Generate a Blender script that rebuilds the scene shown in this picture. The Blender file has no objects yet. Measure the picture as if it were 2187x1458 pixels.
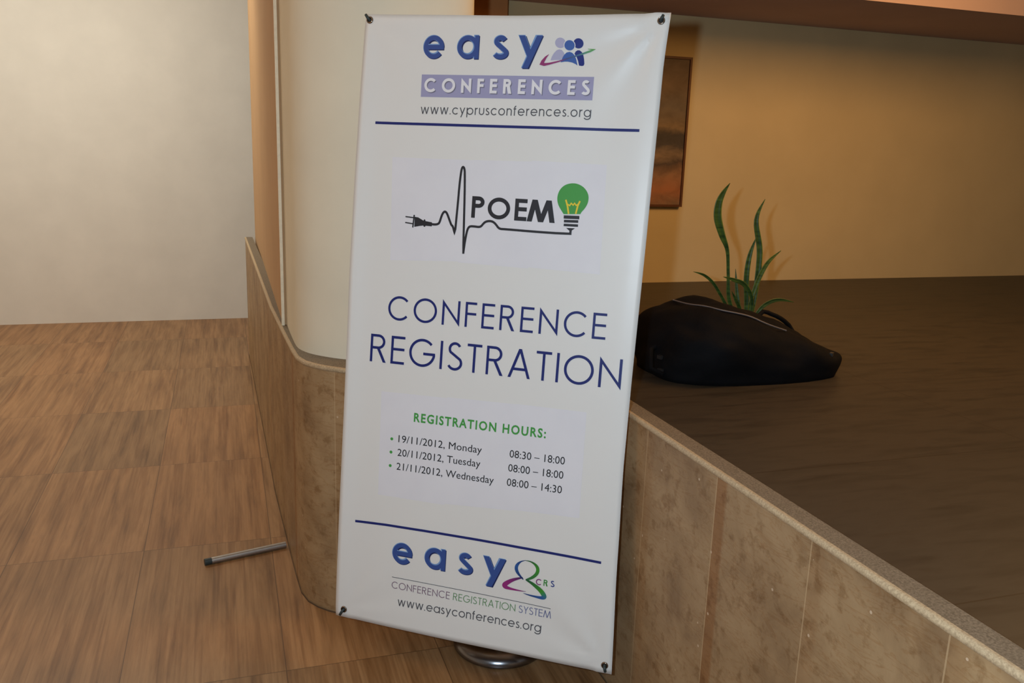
import bpy, bmesh, math, random
from mathutils import Vector, Matrix, noise

# ------------------------------------------------------------------ camera, light, exposure
scene = bpy.context.scene
col = scene.collection
random.seed(7)
FPX, CX, CY, EYE = 1857.0, 1093.5, 729.0, 1.6
CAM_ROT = Matrix(((0.950691, 0.038129, -0.307788),
                  (-0.308421, 0.220617, -0.925313),
                  (0.032622, 0.974615, 0.221498)))
CAM_LOC = Vector((0, 0, EYE))
cam_data = bpy.data.cameras.new('camera')
cam_data.sensor_fit = 'HORIZONTAL'
cam_data.sensor_width = 36.0
cam_data.lens = FPX * 36.0 / 2187.0
cam_data.clip_start = 0.02
cam = bpy.data.objects.new('camera', cam_data)
cam.matrix_world = Matrix.Translation(CAM_LOC) @ CAM_ROT.to_4x4()
col.objects.link(cam)
scene.camera = cam

vs = scene.view_settings
vs.view_transform = 'Standard'; vs.look = 'None'; vs.gamma = 1.0; vs.use_curve_mapping = False
vs.exposure = 0.0

world = bpy.data.worlds.new('world'); scene.world = world
world.use_nodes = True
wbg = world.node_tree.nodes['Background']
wbg.inputs[0].default_value = (1.0, 0.66, 0.38, 1); wbg.inputs[1].default_value = 0.05

def lamp(name, kind, loc, power, color, size=1.0, sizey=None, aim=None, spread=None):
    d = bpy.data.lights.new(name, kind)
    d.energy = power; d.color = color
    if kind == 'AREA':
        d.shape = 'RECTANGLE' if sizey else 'SQUARE'
        d.size = size
        if sizey: d.size_y = sizey
        if spread: d.spread = math.radians(spread)
    else:
        d.shadow_soft_size = size
    o = bpy.data.objects.new(name, d); col.objects.link(o)
    o.location = loc
    if aim is not None:
        o.rotation_euler = (Vector(aim) - Vector(loc)).to_track_quat('-Z', 'Y').to_euler()
    return o

# the camera's own pop-up flash: with the camera turned upright it sits to the left of the lens
flash_loc = CAM_LOC + CAM_ROT @ Vector((-0.15, 0.055, -0.01))
lamp('camera_flash', 'POINT', flash_loc, 112.0, (0.72, 0.90, 1.05), 0.022)
# warm lobby lamps high up under the ceiling, and one in the alcove to the right
lamp('lobby_lamp', 'AREA', (-1.7, 2.2, 3.3), 24.0, (1.0, 0.55, 0.22), 1.6, 1.6, (-0.6, 2.6, 0))
lamp('front_lobby_lamp', 'AREA', (1.6, -0.6, 3.3), 9.0, (1.0, 0.58, 0.26), 2.2, 2.2, (1.8, 2.0, 0.6))
lamp('alcove_lamp', 'AREA', (2.9, 2.1, 2.72), 32.0, (1.0, 0.52, 0.17), 0.7, 0.7, (1.7, 4.4, 0.6))
lamp('far_wall_fill', 'AREA', (-1.3, 6.2, 3.3), 80.0, (1.0, 0.96, 0.82), 2.0, 2.0, (-1.3, 7.0, 0))  # added fill with no known fixture, only brightens the white far wall

def at_depth_y(px, py, y):           # measured spot of the photograph -> point on the plane Y = y
    r = CAM_ROT @ Vector(((px - CX) / FPX, -(py - CY) / FPX, -1))
    return CAM_LOC + r * (y / r.y)

# ------------------------------------------------------------------ helpers
def lin(c):
    return tuple(((v / 255) / 12.92 if v / 255 <= 0.04045 else ((v / 255 + 0.055) / 1.055) ** 2.4) for v in c) + (1,)

class NT:
    def __init__(self, name):
        self.m = bpy.data.materials.new(name); self.m.use_nodes = True
        self.t = self.m.node_tree; self.b = self.t.nodes['Principled BSDF']
    def n(self, kind, **kw):
        o = self.t.nodes.new(kind)
        for k, v in kw.items():
            if k.startswith('i_'):
                key = k[2:]
                o.inputs[int(key) if key.isdigit() else key].default_value = v
            else:
                setattr(o, k, v)
        return o
    def l(self, a, b): self.t.links.new(a, b)
    def coord(self, scale=(1, 1, 1), kind='Object'):
        tc = self.n('ShaderNodeTexCoord'); mp = self.n('ShaderNodeMapping')
        mp.inputs['Scale'].default_value = scale
        self.l(tc.outputs[kind], mp.inputs[0]); return mp.outputs[0]
    def noise(self, vec, scale, detail=5, rough=0.55, dist=0.0):
        o = self.n('ShaderNodeTexNoise'); o.inputs['Scale'].default_value = scale
        o.inputs['Detail'].default_value = detail; o.inputs['Roughness'].default_value = rough
        o.inputs['Distortion'].default_value = dist
        self.l(vec, o.inputs['Vector']); return o.outputs[0]
    def ramp(self, fac, stops):
        o = self.n('ShaderNodeValToRGB'); e = o.color_ramp.elements
        while len(e) < len(stops): e.new(0.5)
        for el, (p, c) in zip(e, stops): el.position = p; el.color = c if len(c) == 4 else tuple(c) + (1,)
        self.l(fac, o.inputs[0]); return o.outputs[0]
    def mix(self, fac, a, b, mode='MIX'):
        o = self.n('ShaderNodeMix', data_type='RGBA', blend_type=mode)
        for s, v in ((0, fac), (6, a), (7, b)):
            if hasattr(v, 'links'): self.l(v, o.inputs[s])
            else: o.inputs[s].default_value = v
        return o.outputs[2]
    def math(self, op, a, b=0.0, c=0.0):
        o = self.n('ShaderNodeMath', operation=op)
        for s, v in ((0, a), (1, b), (2, c)):
            if hasattr(v, 'links'): self.l(v, o.inputs[s])
            else: o.inputs[s].default_value = v
        return o.outputs[0]
    def bump(self, h, strength=0.2, dist=0.01):
        o = self.n('ShaderNodeBump'); o.inputs['Strength'].default_value = strength
        o.inputs['Distance'].default_value = dist
        self.l(h, o.inputs['Height']); self.l(o.outputs[0], self.b.inputs['Normal'])
    def base(self, v):
        if hasattr(v, 'links'): self.l(v, self.b.inputs['Base Color'])
        else: self.b.inputs['Base Color'].default_value = v
    def set(self, **kw):
        for k, v in kw.items():
            s = self.b.inputs[k]
            if hasattr(v, 'links'): self.l(v, s)
            else: s.default_value = v
        return self.m

class MB:
    """collects shapes in room coordinates and links them as ONE mesh object"""
    def __init__(self): self.v = []; self.f = []; self.c = []; self.uv = []
    def add(self, vs, fs, color=None, uvs=None):
        k = len(self.v)
        self.v += [Vector(p) for p in vs]
        for f in fs: self.f.append([i + k for i in f]); self.c.append(color)
        self.uv += list(uvs) if uvs else [(0, 0)] * len(vs)
    def box(self, lo, hi, M=None):
        x0, y0, z0 = lo; x1, y1, z1 = hi
        p = [Vector(q) for q in ((x0,y0,z0),(x1,y0,z0),(x1,y1,z0),(x0,y1,z0),(x0,y0,z1),(x1,y0,z1),(x1,y1,z1),(x0,y1,z1))]
        if M: p = [M @ q for q in p]
        self.add(p, [(3,2,1,0),(4,5,6,7),(0,1,5,4),(1,2,6,5),(2,3,7,6),(3,0,4,7)])
    def tube(self, pts, r, n=12, cap=True):
        pts = [Vector(p) for p in pts]; rs = r if isinstance(r, (list, tuple)) else [r] * len(pts)
        ref = Vector((0, 0, 1)); vs = []; fs = []
        if abs((pts[-1] - pts[0]).normalized().dot(ref)) > 0.9: ref = Vector((1, 0, 0))
        for i, p in enumerate(pts):
            t = (pts[min(i + 1, len(pts) - 1)] - pts[max(i - 1, 0)]).normalized()
            a = t.cross(ref).normalized(); b = t.cross(a)
            for k in range(n):
                q = 2 * math.pi * k / n
                vs.append(p + (a * math.cos(q) + b * math.sin(q)) * rs[i])
        for i in range(len(pts) - 1):
            for k in range(n):
                fs.append((i*n+k, i*n+(k+1)%n, (i+1)*n+(k+1)%n, (i+1)*n+k))
        if cap:
            fs.append(tuple(range(n))); fs.append(tuple(reversed(range((len(pts)-1)*n, len(pts)*n))))
        self.add(vs, fs)
    def lathe(self, prof, M=None, n=48):
        vs = []; fs = []
        for (r, z) in prof:
            for k in range(n):
                q = 2 * math.pi * k / n; p = Vector((r * math.cos(q), r * math.sin(q), z))
                vs.append(M @ p if M else p)
        for i in range(len(prof) - 1):
            for k in range(n): fs.append((i*n+k, i*n+(k+1)%n, (i+1)*n+(k+1)%n, (i+1)*n+k))
        self.add(vs, fs)
    def wall(self, path, z0, z1, rows=1):
        """vertical sheet along a footprint, with UV = (arc length, height)"""
        s = 0; vs = []; uv = []; fs = []
        for i, p in enumerate(path):
            if i: s += (Vector(p) - Vector(path[i-1])).length
            for k in range(rows + 1):
                z = z0 + (z1 - z0) * k / rows; vs.append((p[0], p[1], z)); uv.append((s, z))
        m = rows + 1
        for i in range(len(path) - 1):
            for k in range(rows): fs.append((i*m+k, (i+1)*m+k, (i+1)*m+k+1, i*m+k+1))
        self.add(vs, fs, None, uv)
    def build(self, name, mat, parent=None, smooth=False, weld=True):
        off = Vector(parent['base']) if parent and 'base' in parent else Vector((0, 0, 0))
        me = bpy.data.meshes.new(name)
        me.from_pydata([tuple(p - off) for p in self.v], [], self.f)
        if any(self.c):
            ca = me.color_attributes.new('ink', 'FLOAT_COLOR', 'CORNER')
            for poly in me.polygons:
                for li in poly.loop_indices: ca.data[li].color = self.c[poly.index] or (0, 0, 0, 1)
        ul = me.uv_layers.new(name='UVMap')
        for lp in me.loops: ul.data[lp.index].uv = self.uv[lp.vertex_index]
        if smooth:
            for p in me.polygons: p.use_smooth = True
        me.validate(); me.update()
        if mat: me.materials.append(mat)
        o = bpy.data.objects.new(name, me); col.objects.link(o)
        if parent:
            o.parent = parent
            if 'base' in parent: o['base'] = parent['base']
        return o

def thing(name, label, cat, loc, group=None):
    o = bpy.data.objects.new(name, None); o.empty_display_size = 0.05; col.objects.link(o)
    o.location = loc; o['label'] = label; o['category'] = cat; o['base'] = list(loc)
    if group: o['group'] = group
    return o
def tag(o, label, cat, group=None):
    o['label'] = label; o['category'] = cat
    if group: o['group'] = group
    return o
def struct(o, label=None, cat=None):
    o['kind'] = 'structure'
    if label: o['label'] = label
    if cat: o['category'] = cat
    return o
def sub(path, k):
    """subdivide a footprint"""
    out = []
    for a, b in zip(path[:-1], path[1:]):
        n = max(1, int((Vector(b) - Vector(a)).length / k))
        out += [tuple(Vector(a).lerp(Vector(b), i / n)) for i in range(n)]
    return out + [path[-1]]
def smooth_path(path, it=2):
    for _ in range(it):
        q = [path[0]]
        for a, b in zip(path[:-1], path[1:]):
            a, b = Vector(a), Vector(b); q += [tuple(a.lerp(b, .25)), tuple(a.lerp(b, .75))]
        path = q + [path[-1]]
    return path
def offset(path, d):
    """shift a footprint to its left-hand side (into the wall)"""
    out = []
    for i, p in enumerate(path):
        t = (Vector(path[min(i+1, len(path)-1)]) - Vector(path[max(i-1, 0)])).normalized()
        w = d[i] if isinstance(d, list) else d
        out.append((p[0] - t.y * w, p[1] + t.x * w))
    return out

# ------------------------------------------------------------------ materials
def mat_plain(name, c, rough=0.6, metal=0.0, spec=0.5):
    t = NT(name); v = t.coord(); f = t.noise(v, 60, 3)
    c = lin(c)
    t.base(t.ramp(f, [(0.3, tuple(x * 0.93 for x in c[:3])), (0.7, tuple(min(1, x * 1.05) for x in c[:3]))]))
    return t.set(Roughness=rough, Metallic=metal, **{'Specular IOR Level': spec})

def mat_plaster(name, c, mottle=0.04):
    t = NT(name); v = t.coord(); f = t.noise(v, 3.0, 6); g = t.noise(v, 140, 3)
    c = lin(c)
    t.base(t.ramp(f, [(0.3, tuple(x * (1 - mottle) for x in c[:3])), (0.7, tuple(x * (1 + mottle) for x in c[:3]))]))
    t.bump(g, 0.05, 0.003)
    return t.set(Roughness=0.85, **{'Specular IOR Level': 0.25})

def mat_stone_panels():
    """brown limestone cladding: tall panels, a tint per panel, warm seams, fossil specks"""
    t = NT('stone_panels')
    uvn = t.n('ShaderNodeUVMap'); sep = t.n('ShaderNodeSeparateXYZ'); t.l(uvn.outputs[0], sep.inputs[0])
    s = t.math('DIVIDE', t.math('ADD', sep.outputs[0], SEAM), PANEL)
    cell = t.math('FLOOR', s); fr = t.math('FRACT', s)
    wn = t.n('ShaderNodeTexWhiteNoise', noise_dimensions='1D'); t.l(cell, wn.inputs['W'])
    v = t.coord()
    big = t.noise(v, 5.0, 6, 0.6, 0.4); mid = t.noise(v, 26, 5, 0.6); fine = t.noise(v, 170, 3)
    base = t.ramp(big, [(0.30, lin((138, 112, 82))), (0.5, lin((166, 139, 104))), (0.72, lin((184, 158, 122)))])
    blot = t.ramp(mid, [(0.34, (0.68, 0.60, 0.51)), (0.46, (1, 1, 1))])
    base = t.mix(0.75, base, blot, 'MULTIPLY')
    tint = t.ramp(wn.outputs[0], [(0.0, (0.80, 0.76, 0.74)), (0.5, (1.0, 0.97, 0.92)), (1.0, (0.90, 0.84, 0.74))])
    base = t.mix(0.8, base, tint, 'MULTIPLY')
    fv = t.coord((14, 14, 70)); vein = t.ramp(t.noise(fv, 0.5, 4, 0.6, 1.2), [(0.47, (1, 1, 1)), (0.5, (0.80, 0.66, 0.52)), (0.53, (1, 1, 1))])
    base = t.mix(0.55, base, vein, 'MULTIPLY')
    # warm stained band beside each seam, then the thin pale seam line itself
    band = t.ramp(fr, [(0.0, (0.80, 0.60, 0.44)), (0.10, (0.80, 0.60, 0.44)), (0.13, (1, 1, 1)), (1.0, (1, 1, 1))])
    stained = t.math('COMPARE', t.math('MODULO', cell, 3.0), 1.0, 0.1)
    base = t.mix(t.math('MULTIPLY_ADD', stained, 0.62, 0.20), base, band, 'MULTIPLY')
    seam = t.math('GREATER_THAN', fr, 0.990)
    base = t.mix(t.math('MULTIPLY', seam, 0.5), base, lin((196, 168, 130)))
    # small pale chips
    vo = t.n('ShaderNodeTexVoronoi'); vo.inputs['Scale'].default_value = 16; t.l(v, vo.inputs['Vector'])
    chip = t.math('MULTIPLY', t.math('LESS_THAN', vo.outputs['Distance'], 0.055), 0.6)
    base = t.mix(chip, base, lin((218, 196, 170)))
    t.base(base)
    t.bump(fine, 0.06, 0.003)
    return t.set(Roughness=0.52, **{'Specular IOR Level': 0.35})

def mat_floor():
    t = NT('floor_stone')
    v = t.coord(); sep = t.n('ShaderNodeSeparateXYZ'); t.l(v, sep.inputs[0])
    cx = t.math('DIVIDE', t.math('SUBTRACT', sep.outputs[0], 0.125), 0.478)
    cy = t.math('DIVIDE', t.math('SUBTRACT', sep.outputs[1], 2.463), 0.95)
    fx, fy = t.math('FRACT', cx), t.math('FRACT', cy)
    comb = t.n('ShaderNodeCombineXYZ'); t.l(t.math('FLOOR', cx), comb.inputs[0]); t.l(t.math('FLOOR', cy), comb.inputs[1])
    wn = t.n('ShaderNodeTexWhiteNoise', noise_dimensions='3D'); t.l(comb.outputs[0], wn.inputs['Vector'])
    vv = t.n('ShaderNodeVectorMath', operation='ADD'); t.l(v, vv.inputs[0])
    sc = t.n('ShaderNodeVectorMath', operation='SCALE'); sc.inputs['Scale'].default_value = 5.0
    t.l(wn.outputs['Color'], sc.inputs[0]); t.l(sc.outputs[0], vv.inputs[1])
    mp = t.n('ShaderNodeMapping'); mp.inputs['Scale'].default_value = (11, 0.9, 1); mp.inputs['Rotation'].default_value = (0, 0, 0.06)
    t.l(vv.outputs[0], mp.inputs[0])
    grain = t.noise(mp.outputs[0], 1.6, 6, 0.62, 0.3)
    base = t.ramp(grain, [(0.28, lin((118, 86, 56))), (0.45, lin((150, 114, 77))), (0.6, lin((168, 131, 92))), (0.75, lin((140, 104, 70)))])
    mp2 = t.n('ShaderNodeMapping'); mp2.inputs['Scale'].default_value = (34, 1.3, 1); t.l(vv.outputs[0], mp2.inputs[0])
    streak = t.ramp(t.noise(mp2.outputs[0], 1.0, 4, 0.5), [(0.36, (0.72, 0.64, 0.55)), (0.46, (1, 1, 1))])
    base = t.mix(0.7, base, streak, 'MULTIPLY')
    mp3 = t.n('ShaderNodeMapping'); mp3.inputs['Scale'].default_value = (95, 1.6, 1); mp3.inputs['Rotation'].default_value = (0, 0, 0.05); t.l(vv.outputs[0], mp3.inputs[0])
    base = t.mix(0.5, base, t.ramp(t.noise(mp3.outputs[0], 1.0, 3, 0.5), [(0.35, (0.70, 0.62, 0.54)), (0.5, (1, 1, 1)), (0.68, (1.12, 1.08, 1.04))]), 'MULTIPLY')
    tint = t.ramp(wn.outputs['Value'], [(0.0, (0.78, 0.78, 0.76)), (0.5, (1.0, 0.94, 0.86)), (1.0, (1.0, 0.88, 0.76))])
    base = t.mix(0.9, base, tint, 'MULTIPLY')
    def edge(f, w): 
        return t.math('MAXIMUM', t.math('LESS_THAN', f, w), t.math('GREATER_THAN', f, 1 - w))
    joint = t.math('MAXIMUM', edge(fx, 0.0034), edge(fy, 0.0017))
    base = t.mix(t.math('MULTIPLY', joint, 0.6), base, lin((66, 44, 30)))
    t.base(base); t.bump(t.noise(v, 120, 3), 0.03, 0.002)
    return t.set(Roughness=0.42, **{'Specular IOR Level': 0.4})

def mat_coping(name, a, b):
    t = NT(name); v = t.coord(); g = t.noise(v, 220, 4, 0.7); h = t.noise(v, 30, 4)
    c = t.ramp(g, [(0.35, lin(a)), (0.65, lin(b))])
    t.base(t.mix(0.3, c, t.ramp(h, [(0.3, (0.7, 0.66, 0.6)), (0.7, (1, 1, 1))]), 'MULTIPLY'))
    return t.set(Roughness=0.6, **{'Specular IOR Level': 0.3})

def mat_slab():
    t = NT('dark_slab'); v = t.coord(); sep = t.n('ShaderNodeSeparateXYZ'); t.l(v, sep.inputs[0])
    fx = t.math('FRACT', t.math('DIVIDE', t.math('SUBTRACT', sep.outputs[1], 1.66), 0.62))
    fy = t.math('FRACT', t.math('DIVIDE', t.math('SUBTRACT', sep.outputs[0], 1.115), 0.93))
    grain = t.noise(t.coord((2.0, 10, 1)), 2.2, 6, 0.6, 0.4)
    base = t.ramp(grain, [(0.3, lin((46, 41, 34))), (0.55, lin((64, 57, 47))), (0.75, lin((55, 47, 38)))])
    j = t.math('MAXIMUM', t.math('LESS_THAN', fx, 0.006), t.math('LESS_THAN', fy, 0.004))
    t.base(t.mix(t.math('MULTIPLY', j, 0.7), base, lin((34, 24, 16))))
    return t.set(Roughness=0.45, **{'Specular IOR Level': 0.4})

def mat_vinyl():
    t = NT('banner_vinyl'); v = t.coord(); g = t.noise(v, 400, 2)
    t.base(lin((230, 230, 228))); t.bump(g, 0.02, 0.001)
    return t.set(Roughness=0.38, **{'Specular IOR Level': 0.42})

def mat_paper():
    t = NT('notice_paper'); v = t.coord(); g = t.noise(v, 9, 3)
    t.base(t.ramp(g, [(0.3, lin((227, 227, 234))), (0.7, lin((231, 231, 237)))]))
    return t.set(Roughness=0.5, **{'Specular IOR Level': 0.35})

def mat_ink():
    t = NT('print_ink'); a = t.n('ShaderNodeAttribute', attribute_name='ink')
    t.base(a.outputs['Color']); return t.set(Roughness=0.45, **{'Specular IOR Level': 0.35})

def mat_fabric():
    t = NT('black_nylon'); v = t.coord(); w = t.noise(v, 420, 2, 0.5); f = t.noise(v, 7, 4)
    t.base(t.ramp(f, [(0.3, lin((9, 9, 11))), (0.7, lin((16, 16, 19)))]))
    t.bump(w, 0.25, 0.002); return t.set(Roughness=0.8, **{'Specular IOR Level': 0.12})

def mat_leaf():
    t = NT('leaf_green'); uvn = t.n('ShaderNodeUVMap'); sep = t.n('ShaderNodeSeparateXYZ'); t.l(uvn.outputs[0], sep.inputs[0])
    d = t.math('ABSOLUTE', t.math('SUBTRACT', sep.outputs[0], 0.5))
    v = t.coord((1, 1, 18)); f = t.noise(v, 5, 4)
    body = t.ramp(f, [(0.35, lin((30, 58, 27))), (0.65, lin((66, 96, 42)))])
    t.base(t.mix(t.math('MULTIPLY', t.math('GREATER_THAN', d, 0.41), 0.55), body, lin((118, 132, 66))))
    return t.set(Roughness=0.42, **{'Specular IOR Level': 0.4})

def mat_painting():
    t = NT('oil_paint'); v = t.coord((1, 1, 1)); sep = t.n('ShaderNodeSeparateXYZ'); t.l(v, sep.inputs[0])
    n1 = t.noise(t.coord((5, 1, 7)), 1.0, 6, 0.65, 0.8); n2 = t.noise(t.coord((9, 1, 14)), 1.0, 5, 0.6, 0.5)
    z = t.math('ADD', t.math('DIVIDE', t.math('SUBTRACT', sep.outputs[2], 0.0), 0.80), t.math('MULTIPLY', t.math('SUBTRACT', n1, 0.5), 0.16))
    bands = t.ramp(z, [(0.0, lin((132, 112, 96))), (0.10, lin((168, 112, 82))), (0.22, lin((152, 118, 96))), (0.30, lin((78, 66, 66))),
                       (0.36, lin((140, 122, 108))), (0.42, lin((70, 66, 72))), (0.48, lin((62, 58, 64))), (0.53, lin((130, 112, 92))), (0.66, lin((104, 96, 92))),
                       (0.82, lin((116, 98, 82))), (1.0, lin((100, 86, 76)))])
    mott = t.ramp(n2, [(0.3, (0.6, 0.55, 0.52)), (0.6, (1.05, 1.0, 0.95))])
    t.base(t.mix(0.8, bands, mott, 'MULTIPLY')); t.bump(n2, 0.2, 0.003)
    return t.set(Roughness=0.6)

# ------------------------------------------------------------------ the setting
outer = [(0.13, 6.6), (0.172, 3.87), (0.192, 3.32), (0.203, 3.05), (0.211, 2.93), (0.229, 2.862), (0.258, 2.815), (0.288, 2.782), (0.352, 2.730)]
corner = [(0.352, 2.730), (0.41, 2.700), (0.48, 2.679), (0.56, 2.668), (0.96, 2.66), (1.01, 2.645), (1.042, 2.61), (1.052, 2.55), (1.054, 2.3), (1.057, 2.1), (1.060, 1.9), (1.064, 1.6), (1.072, 0.8), (1.08, -0.8)]
footprint = sub(outer, 0.05)[:-1] + sub(corner, 0.05)
TOP = 0.878
PANEL = 0.345
# arc length at the seam that shows on the right-hand parapet (Y = 1.70)
acc, SEAM = 0.0, 0.0
for a, b in zip(footprint[:-1], footprint[1:]):
    acc += (Vector(b) - Vector(a)).length
    if b[1] <= 1.70 and not SEAM and b[0] > 1.0: SEAM = PANEL * 40 - acc
M_PANEL = mat_stone_panels()
M_PLASTER = mat_plaster('cream_plaster', (231, 224, 203))
M_ALCOVE = mat_plaster('alcove_plaster', (206, 186, 142))
M_COPTOP = mat_coping('coping_stone', (102, 92, 78), (148, 134, 114))
M_COPEDGE = mat_coping('coping_edge_stone', (168, 146, 116), (206, 184, 150))

m = MB(); m.box((-4.5, -3.5, -0.06), (6.0, 8.2, 0.0)); struct(m.build('floor', mat_floor()), 'brown veined stone floor tiles under the banner stand', 'floor')

m = MB(); m.wall(footprint, 0.0, TOP - 0.016)
cladding = struct(m.build('wall_front', M_PANEL, smooth=True), 'low wall clad in tall brown stone panels curving round the column', 'wall')
# dark grout line at its foot
m = MB(); fo = offset(footprint, -0.003); m.wall(fo, 0.0, 0.006); m.wall(offset(footprint, 0.01), 0.006, 0.0061)
struct(m.build('baseboard_front', mat_plain('grout', (92, 72, 52), 0.8)), 'thin dark joint along the foot of the stone clad wall', 'baseboard')

# coping: pale rounded edge strip, then the stone top behind it
m = MB()
prof = [(0.0, TOP - 0.016), (-0.004, TOP - 0.013), (-0.005, TOP - 0.006), (-0.002, TOP - 0.001), (0.003, TOP), (0.007, TOP)]
rows = [offset(footprint, d) for d, z in prof]; n = len(footprint)
m.add([(p[0], p[1], z) for r, (d, z) in zip(rows, prof) for p in r], [(k*n+i, k*n+i+1, (k+1)*n+i+1, (k+1)*n+i) for k in range(len(prof)-1) for i in range(n-1)])
struct(m.build('trim_1', M_COPEDGE, smooth=True), 'pale stone edge strip along the top of the low clad wall', 'trim')
m = MB()
width = []
for p in footprint:
    width.append(0.056 if p[0] > 1.04 else (0.14 if p[1] < 2.75 else 0.05 + 0.08 * max(0, min(1, (3.4 - p[1]) / 0.5))))
ia, ib = offset(footprint, 0.007), offset(footprint, width)
m.add([(p[0], p[1], TOP) for p in ia] + [(p[0], p[1], TOP) for p in ib] + [(p[0], p[1], TOP - 0.03) for p in ib],
      [(i, i+1, n+i+1, n+i) for i in range(n-1)] + [(n+i, n+i+1, 2*n+i+1, 2*n+i) for i in range(n-1)])
struct(m.build('trim_2', M_COPTOP), 'speckled grey brown coping stone on top of the low wall', 'trim')

# column standing on the low wall
cpath = [(0.213, 3.452), (0.216, 3.25), (0.219, 3.10), (0.225, 3.04), (0.241, 2.990), (0.262, 2.952), (0.290, 2.918), (0.332, 2.877), (0.385, 2.842), (0.45, 2.815), (0.52, 2.80), (0.60, 2.795), (0.70, 2.797), (0.755, 2.815), (0.785, 2.85), (0.795, 2.91), (0.795, 3.452)]
m = MB(); m.wall(smooth_path(cpath, 2), TOP - 0.03, 3.4)
struct(m.build('column', M_PLASTER, smooth=True), 'cream plastered column with rounded corners rising from the low wall', 'column')
# wall beyond the column, flush with the cladding, with its pale corner strip
m = MB(); m.box((0.200, 3.4525, 0.80), (0.765, 6.6, 3.4)); struct(m.build('wall_left', mat_plaster('tan_plaster', (196, 158, 118))), 'tan wall running back beyond the column', 'wall')
m = MB(); m.box((0.1935, 3.440, TOP), (0.2045, 3.4525, 3.4)); struct(m.build('trim_3', mat_plain('corner_strip', (236, 226, 200), 0.5)), 'pale vertical strip on the corner behind the column', 'trim')

# alcove: raised dark slab, back wall, pilaster, lowered ceiling
SLAB = 0.858
m = MB()
poly = [(0.79, 4.402), (0.79, 2.74), (1.08, 2.70), (1.085, 1.9), (1.115, -0.8), (5.6, -0.8), (5.6, 4.402)]
k = len(poly)
m.add([(x, y, SLAB) for x, y in poly] + [(x, y, SLAB - 0.05) for x, y in poly],
      [tuple(reversed(range(k)))] + [(i, (i+1) % k, k+(i+1) % k, k+i) for i in range(k)] + [tuple(range(k, 2*k))])
struct(m.build('raised_floor', mat_slab()), 'dark brown raised stone platform behind the low wall', 'platform')
m = MB(); m.box((0.765, 4.402, 0.0), (5.6, 4.55, 3.4)); struct(m.build('wall_back', M_ALCOVE), 'warm tan alcove wall behind the raised platform', 'wall')
m = MB(); m.box((1.10, 4.25, SLAB), (1.335, 4.4015, 2.298)); struct(m.build('pilaster', mat_plaster('pilaster_plaster', (176, 124, 76))), 'brown pilaster on the alcove wall beside the column', 'pilaster')
m = MB(); m.box((0.797, 3.55, 2.298), (5.6, 4.4015, 3.395)); struct(m.build('ceiling_alcove', mat_plaster('soffit_paint', (186, 160, 150))), 'brown lowered ceiling over the alcove wall', 'ceiling')
m = MB(); m.box((5.6, -0.8, 0), (5.75, 4.55, 3.4)); struct(m.build('wall_right', M_ALCOVE), 'tan end wall of the alcove', 'wall')
m = MB(); m.box((-4.5, 8.0, 0), (0.9, 8.2, 3.4)); struct(m.build('wall_far', mat_plaster('white_plaster', (238, 234, 226))), 'white wall at the far end of the lobby', 'wall')
m = MB(); m.box((-4.65, -3.5, 0), (-4.5, 8.2, 3.4)); struct(m.build('wall_side', mat_plaster('side_plaster', (232, 224, 208))), 'pale side wall of the lobby', 'wall')
m = MB(); m.box((-4.5, -3.5, 3.4), (6.0, 8.2, 3.5)); struct(m.build('ceiling', mat_plaster('ceiling_paint', (226, 216, 200))), 'pale lobby ceiling', 'ceiling')

# ------------------------------------------------------------------ banner geometry
S = 1.09 / 100                              # layout centimetres (80 x 166) -> metres
B0 = Vector((0.28681 * 1.09 / 1.12, 2.55631 * 1.09 / 1.12, EYE - 1.48796 * 1.09 / 1.12))
UX = Vector((0.72859, -0.52149, -0.0047)).normalized()
UY = Vector((0.13098, 0.16639, 1.84725)).normalized()
UN = UX.cross(UY).normalized()              # towards the viewer
BW, BH = 80.0, 166.0

def ip(v, tab):
    for (a, x), (b, y) in zip(tab[:-1], tab[1:]):
        if v <= b:
            t = (v - a) / (b - a); t = t * t * (3 - 2 * t) * 0.4 + t * 0.6
            return x + (y - x) * t
    return tab[-1][1]
LEFT = [(0, 0), (25, -.1), (56, -.2), (75, -.35), (100, -.7), (121, -.6), (139, -.4), (166, 0)]
RIGHT = [(0, 80), (30, 78.9), (55, 78.3), (74, 78.4), (116, 78.95), (152.6, 79.35), (166, 80)]
TOPE = [(0, 166), (16, 165.75), (41, 165.35), (59, 165.5), (80, 166)]
BOT = [(0, 0), (37, -.25), (60, -.1), (80, 0)]

def relief(u, v):
    """gentle waves of the stretched vinyl, in layout cm towards the viewer"""
    d = 0.0
    e = u - ip(v, LEFT); d += 0.85 * math.exp(-(e / 3.6) ** 2) * math.sin(math.pi * max(0, min(1, v / 166))) ** 0.5
    e = ip(v, RIGHT) - u; d += -0.35 * math.exp(-(e / 2.2) ** 2) * math.sin(math.pi * max(0, min(1, v / 166))) ** 0.5
    for (cu, cv, su, sv, amp) in ((77.8, 164, -1, -1, 0.62), (1.2, 164.5, 1, -1, 0.12), (78, 2.1, -1, 1, 0.30), (2.5, 2.3, 1, 1, 0.14)):
        du, dv = (u - cu) * su, (v - cv) * sv
        r = math.hypot(du, dv)
        if du > -3 and dv > -3 and r < 60:
            a = math.atan2(max(dv, -1), max(du, 1e-3))
            d += amp * math.sin(a * 9.0 + 0.6) * math.exp(-r / 20.0) * min(1, r / 5)
    d += 0.10 * math.sin(u / 11.0 + v / 37.0) + 0.07 * math.sin(v / 19.0 - u / 23.0)
    return d

def bp(u, v, lift=0.0):
    return B0 + UX * (u * S) + UY * (v * S) + UN * ((relief(u, v)) * S + lift)

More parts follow.
